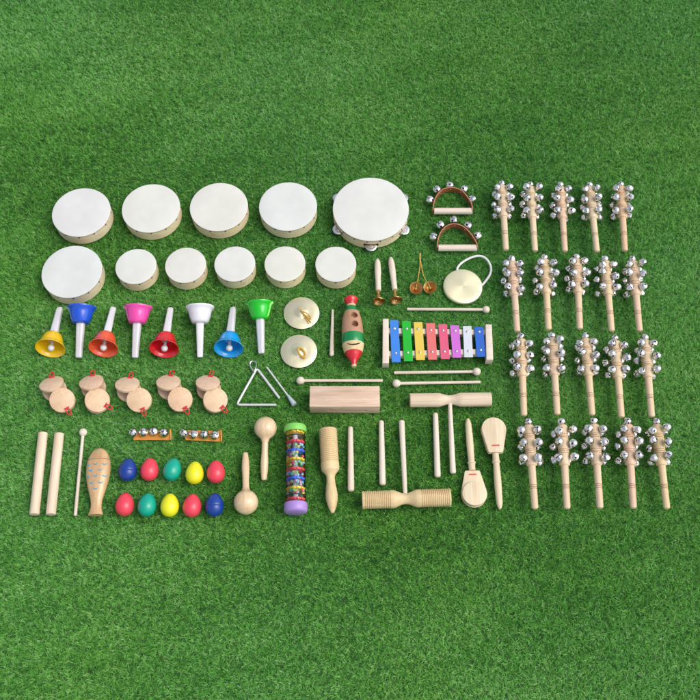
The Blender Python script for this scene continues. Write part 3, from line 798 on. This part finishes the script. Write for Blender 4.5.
# ------------------------------------------------------------------ paddle clappers
def clapper(lab, tip, mid, ring, junc, far, flip):
    """paddle of stacked boards on a turned handle; local X runs from handle tip to the far end of the paddle"""
    t = thing('clapper_castanet', lab, 'clapper', 'pair of paddle clappers with handles'); L = length(tip, far, .014, .014); lay(t, tip, far, .014, .014)
    fx = lambda q: (G(*q, .014) - G(*tip, .014)).dot((G(*far, .014) - G(*tip, .014)).normalized())
    xr, xj = fx(ring), fx(junc)
    MB().lathe([(0, 0), (.001, .003), (.006, .0062), (.018, .0092)] + [(.018 + (xr - .024) * i / 5, .0092 + .0018 * math.sin(i * .6)) for i in range(1, 6)] +
               [(xr - .004, .0100), (xr - .003, .0125), (xr + .001, .0125), (xr + .002, .0105), (xj - .001, .0100), (xj - .001, 0)], 20).build('handle', W_YEL2, t, sharp=45)
    pl = L - xj; Rm = .0385
    def outline(R_, x_end, x_start, wj):
        cx = x_end - R_; o = []
        for i in range(25):
            a_ = R(-105) + R(210) * i / 24; o.append((cx + R_ * math.cos(a_), R_ * math.sin(a_)))
        o += [(x_start + .004, wj), (x_start, wj - .003), (x_start, -wj + .003), (x_start + .004, -wj)]
        return o
    MB().prism(outline(Rm, L, xj, .0235), -.0065, .0035, .0018).build('middle_board', W_YEL2, t)
    MB().prism(outline(Rm - .001, L + .0015, xj + .010, .0255), -.0140, -.0070, .0018).build('striking_board', W_YEL2, t)
    if flip: MB().prism(outline(Rm - .001, L + .001, xj + .001, .0230), .0040, .0110, .0018).build('striking_board', W_YEL2, t)
    else:
        c = [(L - Rm + .0025 + (Rm - .002) * math.cos(a_), (Rm - .002) * math.sin(a_)) for a_ in [2 * PI * i / 40 for i in range(40)]]
        MB().prism(c, .0040, .0110, .0018).build('striking_board', W_YEL2, t)
    m = MB(); z0 = .0112 if flip else .0037; xm = xj + (.022 if flip else .0125)
    for i in range(9):
        y = (-.0115 + i * .0026)
        m.box(xm - .0026 + (i % 2) * .0008, xm + .0028 - (i % 3) * .0003, y, y + .0017, z0 - .0004, z0 + .0003, 0)
        m.box(xm - (.0002 if i % 2 else -.0008), xm + (.0006 if i % 2 else .0014), y - .0009, y + .0014, z0 - .0004, z0 + .0002, 0)
    m.build('red_print', CORDR, t)
W_YEL2 = wood('clapper_wood', (.88, .74, .52), (.78, .62, .40), grain=(4, 55, 55))
clapper('paddle clapper with its round head down and handle pointing up', (467.8, 418.2), None, (472.0, 463.2), (472.9, 470.7), (475.2, 506.2), 0)
clapper('paddle clapper with its head up and handle pointing down, beside the bell sticks', (500, 509.4), None, (494.9, 461.8), (494.3, 453.5), (492.6, 418.8), 1)

# ------------------------------------------------------------------ brass bells with wooden handles
for tip, hb_, mouth, lab in (((377.4, 258.3), (378.1, 291.6), (378.7, 301.6), 'small brass bell on a pale wooden handle, left one of the pair'), ((390.6, 256.7), (394.0, 290.9), (396.2, 300.6), 'small brass bell on a pale wooden handle, right one of the pair')):
    t = thing('brass_bell', lab, 'brass bell', 'pair of brass bells with wooden handles'); L = length(mouth, tip, .0270, .0085); lay(t, mouth, tip, .0270, .0085)
    xh = length(mouth, hb_, .0270, .018)
    MB().lathe([(.026, 0), (.022, .0085), (.013, .0115), (.006, .015), (.001, .0198), (0, .0212), (.0008, .0216), (.003, .0200), (.007, .0165), (.014, .0132), (.022, .0105), (.028, .0062), (xh + .001, .0052), (xh + .001, 0)], 32,
               [1, 1, 1, 1, 0, 0, 0, 0, 0, 0, 0, 0, 0]).build('bell_cup', [BRASS, BRASS_IN], t)
    MB().lathe([(xh, 0), (xh, .0088), (xh + (L - xh) * .25, .0090), (xh + (L - xh) * .55, .0108), (xh + (L - xh) * .8, .0105), (L - .014, .0082), (L - .004, .0045), (L, .0), ], 20).build('handle', W_PALE, t, sharp=50)
    MB().tube([(.022, 0, 0), (.004, 0, -.004)], .0014).ball((.003, 0, -.005), .0034, seg=10, rings=6).build('clapper', BRASS, t)

# ------------------------------------------------------------------ finger bells on a yellow cord
o0 = G(422, 275, 0)
for i, ((px, py), lab, rz) in enumerate((((416.0, 288.6), 'small brass bell cup, left one on the yellow cord', 4), ((430.2, 287.8), 'small brass bell cup, right one on the yellow cord', -8))):
    p = G(px, py, .012)
    t = thing('finger_bell', lab, 'finger bell', 'brass bell cups on a yellow cord', (p.x, p.y, .0125), (R(14), R(rz), 0))
    MB().zlathe([(0, -.0085), (.006, -.0075), (.012, -.002), (.017, .0035), (.0205, .0072), (.0215, .0078), (.0218, .0070), (.0185, .0022), (.0135, -.0035), (.0075, -.009), (0, -.0102)], 40, [0, 0, 0, 0, 0, 1, 1, 1, 1, 1]).build('bell_cup', [BRASS_IN, BRASS], t)
    MB().ball((0, 0, -.005), .0035, seg=12, rings=8).build('knot', CORDY, t)
kn = W(o0, 420.0, 258.8, .004)
m = MB(); m.ball(kn, .0038, seg=10, rings=8)
m.tube([kn, W(o0, 420.6, 255.5, .006), W(o0, 420.4, 253, .004)], .0017, 8); m.tube([kn, W(o0, 419.6, 255.8, .004), W(o0, 420.0, 253.4, .005)], .0017, 8)
m.tube([kn, W(o0, 419.9, 266, .004), W(o0, 418.6, 275, .004), W(o0, 417.3, 282.8, .014), W(o0, 416.6, 285.4, .017), W(o0, 416.3, 288.0, .010)], .0015, 8)
m.tube([kn, W(o0, 421.4, 266, .004), W(o0, 423.4, 275.5, .004), W(o0, 426.6, 281.6, .015), W(o0, 428.6, 284.2, .019), W(o0, 430.2, 287.4, .010)], .0015, 8)
c = m.build('yellow_cord', CORDY); c.location = o0
tag(c, 'knotted yellow cord tying the two small brass bell cups together', 'cord')

# ------------------------------------------------------------------ hand gong
p = G(462.9, 286.4, .006)
t = thing('hand_gong', 'round pale gold hand gong with a white cord loop, below the jingle handles', 'gong', None, (p.x, p.y, 0))
gr = .0655
MB().zlathe([(0, .0112), (.012, .0112), (.022, .0110), (.045, .0104), (gr - .006, .0096), (gr - .002, .0088), (gr, .0066), (gr + .0006, .001), (gr - .0006, .001), (gr - .002, .0065), (0, .0085)], 80).build('gong_disc', GONG, t)
ol = Vector((p.x, p.y, 0))
kp = [((459.4, 272.5), .006), ((457.0, 269.5), .005), ((459.0, 265.5), .005), ((463.5, 261.6), .006), ((470.5, 257.8), .007), ((477.5, 256.0), .008), ((483.5, 257.0), .008), ((488.2, 261.2), .008), ((490.9, 267.5), .008), ((490.3, 273.6), .007), ((487.0, 279.2), .006), ((482.6, 284.6), .006), ((480.5, 286), .006)]
pts = [G(*q, hh_) - ol for q, hh_ in kp]
sm = []
for i in range(len(pts) - 1):
    a_, b_, c_, d_ = pts[max(i - 1, 0)], pts[i], pts[i + 1], pts[min(i + 2, len(pts) - 1)]
    for s_ in (0, .33, .66): sm.append(.5 * ((2 * b_) + (c_ - a_) * s_ + (2 * a_ - 5 * b_ + 4 * c_ - d_) * s_ ** 2 + (3 * b_ - a_ - 3 * c_ + d_) * s_ ** 3))
sm.append(pts[-1])
MB().tube(sm, .0040, 10).build('cord_loop', CORDW, t)

# ------------------------------------------------------------------ half moon jingle handles
def halfmoon(lab, bar, arch, bells):
    x0, x1, yc = bar
    o0 = G((x0 + x1) / 2, yc, .0115); o0.z = 0
    t = thing('jingle_handle', lab, 'jingle bell', 'leather jingle bell handles', o0)
    a, b = W(o0, x0, yc, .0120), W(o0, x1, yc, .0120)
    m = MB(); Lb = (b - a).length
    m.lathe([(0, 0), (0, .0105), (.0008, .0115), (Lb - .0008, .0115), (Lb, .0105), (Lb, 0)], 28, 0, Matrix.Translation(a) @ frame(a, b).to_matrix().to_4x4())
    m.build('grip_bar', W_PALE, t)
    pts = [W(o0, *q, .024) for q in arch]; sm = []
    for i in range(len(pts) - 1):
        a_, b_, c_, d_ = pts[max(i - 1, 0)], pts[i], pts[i + 1], pts[min(i + 2, len(pts) - 1)]
        for s_ in (0, .25, .5, .75): sm.append(.5 * ((2 * b_) + (c_ - a_) * s_ + (2 * a_ - 5 * b_ + 4 * c_ - d_) * s_ ** 2 + (3 * b_ - a_ - 3 * c_ + d_) * s_ ** 3))
    sm.append(pts[-1])
    vs = []; fs = []; n = len(sm)
    for i, q in enumerate(sm):
        tg = (sm[min(i + 1, n - 1)] - sm[max(i - 1, 0)]); tg.z = 0; tg.normalize(); nn = Vector((-tg.y, tg.x, 0)) * .0016
        for s_, z in ((1, .001), (-1, .001), (-1, .0255), (1, .0255)): vs.append((q.x + nn.x * s_, q.y + nn.y * s_, z))
    for i in range(n - 1):
        for k_ in range(4): fs.append((i * 4 + k_, i * 4 + (k_ + 1) % 4, i * 4 + 4 + (k_ + 1) % 4, i * 4 + 4 + k_))
    fs += [(0, 1, 2, 3), tuple((n - 1) * 4 + k_ for k_ in (3, 2, 1, 0))]
    mm = [3 if False else (1 if (i < (n - 1) * 4 and i % 4 == 2) else 0) for i in range(len(fs))]
    MB().add(vs, fs, mm).build('leather_strap', [LEATH, LEATH2], t)
    first = rv = None; cen = Vector((0, .015, 0))
    for bx in bells:
        if first is None: first = pellet(.0134, 3.4).build('bell', [CHROME, DARK], t, sharp=50); q = first
        else: q = first.copy(); COL.objects.link(q); q.parent = t
        pos = W(o0, *bx, .0155); q.location = pos; d = pos - cen
        q.rotation_euler = (random.uniform(-.4, .4), random.uniform(-.3, .3), math.atan2(d.y, d.x))
        near = min(sm, key=lambda s_: (Vector((s_.x, s_.y, 0)) - Vector((pos.x, pos.y, 0))).length)
        i = sm.index(near); tg = (sm[min(i + 1, n - 1)] - sm[max(i - 1, 0)]); tg.z = 0; tg.normalize(); nn = Vector((-tg.y, tg.x, 0))
        if nn.dot(cen - Vector((near.x, near.y, 0))) < 0: nn = -nn
        if rv is None: rv = MB().ball((0, 0, 0), .0028, seg=10, rings=6, sx=.5).build('rivet', RIVET, t); e = rv
        else: e = rv.copy(); COL.objects.link(e); e.parent = t
        e.location = (near.x + nn.x * .0018, near.y + nn.y * .0018, .0155); e.rotation_euler = (0, 0, math.atan2(nn.y, nn.x))
LEATH2 = plain('cut_leather_edge', (.52, .24, .13), .7)
halfmoon('leather jingle handle with five silver bells, upper one right of the tambourine', (433.9, 472.1, 211.1),
         [(433.2, 210.5), (433.6, 204), (436.2, 196.5), (441.2, 190.6), (447.6, 187.8), (454.0, 187.8), (461.4, 190.6), (467.2, 196.6), (471.4, 203.2), (472.6, 210.5)],
         [(429.6, 200.2), (436.8, 190.0), (449.5, 185.5), (464.0, 189.5), (472.4, 199.6)])
halfmoon('leather jingle handle with five silver bells, lower one above the round gong', (438.1, 476.8, 247.9),
         [(437.3, 247.5), (438.0, 240.0), (440.6, 232.6), (445.6, 226.8), (451.6, 224.2), (458.6, 224.6), (465.4, 228.2), (471.6, 235.0), (476.2, 242.2), (477.6, 247.5)],
         [(433.4, 237.4), (440.4, 225.4), (453.8, 220.8), (468.0, 226.2), (477.6, 236.0)])

# ------------------------------------------------------------------ turf
GZ = -.0122
def wave(x, y, seed, scale):
    rg_ = np.random.RandomState(seed); v = np.zeros_like(x)
    for i in range(7):
        a = rg_.uniform(0, 2 * PI); f = scale * rg_.uniform(.6, 1.8); ph = rg_.uniform(0, 2 * PI)
        v += np.sin((x * math.cos(a) + y * math.sin(a)) * f + ph)
    return v / 7 ** .5
def turf(x0, x1, y0, y1, step, per, width, seed, hole=None):
    rs = np.random.RandomState(seed)
    xs = np.arange(x0, x1, step); ys = np.arange(y0, y1, step)
    X, Y = np.meshgrid(xs, ys); X = X.ravel(); Y = Y.ravel()
    X = X + rs.uniform(-.42, .42, X.size) * step; Y = Y + rs.uniform(-.48, .48, Y.size) * step
    if hole:
        k_ = ~((X > hole[0]) & (X < hole[1]) & (Y > hole[2]) & (Y < hole[3])); X, Y = X[k_], Y[k_]
    nT = X.size
    taz = rs.uniform(0, 2 * PI, nT); tall = rs.uniform(.8, 1.15, nT); ttone = rs.normal(0, .13, nT)
    X = np.repeat(X, per); Y = np.repeat(Y, per); taz = np.repeat(taz, per); tall = np.repeat(tall, per); ttone = np.repeat(ttone, per)
    n = X.size
    bx = X + rs.normal(0, .0018, n); by = Y + rs.normal(0, .0018, n)
    az = taz + rs.normal(0, 1.25, n)
    nap = wave(X, Y, 3, 2.2) * 1.2 - 1.6
    # blend each blade a little toward the nap
    dx = np.cos(az) + .45 * np.cos(nap); dy = np.sin(az) + .45 * np.sin(nap)
    dn = np.sqrt(dx * dx + dy * dy) + 1e-6; dx /= dn; dy /= dn
    L_ = rs.uniform(.011, .021, n) * tall * (1 + .10 * wave(X, Y, 11, 9))
    l1 = np.radians(rs.uniform(8, 52, n)); l2 = np.radians(rs.uniform(45, 97, n))
    w = width * rs.uniform(.7, 1.3, n)
    z1 = .5 * L_ * np.cos(l1); h1 = .5 * L_ * np.sin(l1)
    z2 = z1 + .5 * L_ * np.cos(l2); h2 = h1 + .5 * L_ * np.sin(l2)
    z1 = np.minimum(z1, .0125); z2 = np.minimum(z2, .0155)
    sw = rs.uniform(-.5, .5, n)                                    # sideways curl of the tip
    px_, py_ = -dy, dx
    V = np.empty((n, 5, 3), np.float32)
    for k_, (hh_, zz, ww, side) in enumerate(((0, 0, w, 1), (0, 0, w, -1), (h1, z1, w * .95, -1), (h1, z1, w * .95, 1), (h2, z2, 0 * w, 0))):
        cx = bx + dx * hh_; cy_ = by + dy * hh_
        if k_ == 4: cx = cx + px_ * sw * L_ * .3; cy_ = cy_ + py_ * sw * L_ * .3
        V[:, k_, 0] = cx + px_ * ww * .5 * side; V[:, k_, 1] = cy_ + py_ * ww * .5 * side; V[:, k_, 2] = GZ + zz
    tone = np.clip(.5 + ttone + rs.normal(0, .26, n) + .085 * wave(X, Y, 5, 4) + .05 * wave(X * .35, Y, 8, 28), 0, 1)
    return V, tone
parts = [turf(-1.62, 1.62, -1.22, 1.78, .0086, 11, .00112, 1), turf(-2.6, 2.6, -2.2, 2.8, .019, 12, .0024, 2, (-1.61, 1.61, -1.21, 1.77))]
V = np.concatenate([q[0] for q in parts]); tone = np.concatenate([q[1] for q in parts]); n = len(V)
print('blades', n)
me = bpy.data.meshes.new('turf_grass')
me.vertices.add(n * 5); me.vertices.foreach_set('co', V.reshape(-1))
base = (np.arange(n, dtype=np.int32) * 5)[:, None]
loops = (base + np.array([0, 1, 2, 3, 3, 2, 4], np.int32)).reshape(-1)
me.loops.add(n * 7); me.loops.foreach_set('vertex_index', loops)
me.polygons.add(n * 2)
ls = ((np.arange(n, dtype=np.int32) * 7)[:, None] + np.array([0, 4], np.int32)).reshape(-1)
me.polygons.foreach_set('loop_start', ls)
me.update(calc_edges=True)
at = me.attributes.new('tone', 'FLOAT', 'FACE'); at.data.foreach_set('value', np.repeat(tone, 2).astype(np.float32))
gmn = bpy.data.materials.new('turf_blades'); gmn.use_nodes = True; nt = gmn.node_tree; b = nt.nodes['Principled BSDF']
an = nt.nodes.new('ShaderNodeAttribute'); an.attribute_name = 'tone'
col = ramp(nt, an.outputs['Fac'], [(.02, (.018, .09, .014)), (.30, (.080, .33, .040)), (.55, (.150, .48, .064)), (.80, (.25, .60, .115)), (1.0, (.42, .68, .28))])
f = noise(nt, .9, 3); col = mix(nt, 'MIX', .35, col, mix(nt, 'MULTIPLY', 1.0, col, ramp(nt, f, [(.35, (.78, .95, 1.35)), (.65, (1.15, 1.04, .75))])))
nt.links.new(col, b.inputs['Base Color']); b.inputs['Roughness'].default_value = .55; b.inputs['Specular IOR Level'].default_value = .35
tl = nt.nodes.new('ShaderNodeBsdfTranslucent'); nt.links.new(col, tl.inputs[0]); ms_ = nt.nodes.new('ShaderNodeMixShader'); ms_.inputs[0].default_value = .35
nt.links.new(b.outputs[0], ms_.inputs[1]); nt.links.new(tl.outputs[0], ms_.inputs[2]); nt.links.new(ms_.outputs[0], nt.nodes['Material Output'].inputs[0])
me.materials.append(gmn)
go = bpy.data.objects.new('turf_grass', me); COL.objects.link(go)
go['label'] = 'short green artificial turf blades under all the instruments'; go['category'] = 'grass'; go['kind'] = 'stuff'
gd = bpy.data.materials.new('turf_backing'); gd.use_nodes = True; nt = gd.node_tree; b = nt.nodes['Principled BSDF']
f = noise(nt, 260, 4); nt.links.new(ramp(nt, f, [(.3, (.02, .07, .014)), (.7, (.05, .17, .03))]), b.inputs['Base Color']); b.inputs['Roughness'].default_value = .9
gs = MB().add([(-15, -15, GZ), (15, -15, GZ), (15, 15, GZ), (-15, 15, GZ)], [(0, 1, 2, 3)]).build('ground', gd); gs['kind'] = 'structure'

# ------------------------------------------------------------------ light
w = bpy.data.worlds.new('World'); sc.world = w; w.use_nodes = True; nt = w.node_tree
bg = nt.nodes['Background']; sky = nt.nodes.new('ShaderNodeTexSky'); sky.sky_type = 'NISHITA'; sky.sun_disc = False
EL, AZ = R(56), R(97)          # azimuth measured from +Y toward +X
sky.sun_elevation = EL; sky.sun_rotation = AZ; sky.dust_density = 4.0; sky.air_density = 1.0; sky.ozone_density = .6
hs = nt.nodes.new('ShaderNodeHueSaturation'); hs.inputs['Saturation'].default_value = .55
nt.links.new(sky.outputs[0], hs.inputs['Color']); nt.links.new(hs.outputs[0], bg.inputs[0]); bg.inputs[1].default_value = .15
sl = bpy.data.lights.new('sun', 'SUN'); sl.energy = 1.0; sl.angle = R(45); sl.color = (1, .96, .90)
so = bpy.data.objects.new('sun', sl); COL.objects.link(so)
d = Vector((math.sin(AZ) * math.cos(EL), math.cos(AZ) * math.cos(EL), math.sin(EL)))
so.rotation_euler = d.to_track_quat('Z', 'Y').to_euler()
vs_ = sc.view_settings; vs_.view_transform = 'Standard'; vs_.look = 'None'; vs_.exposure = .32; vs_.gamma = 1
sc.cycles.max_bounces = 8; sc.cycles.transparent_max_bounces = 12
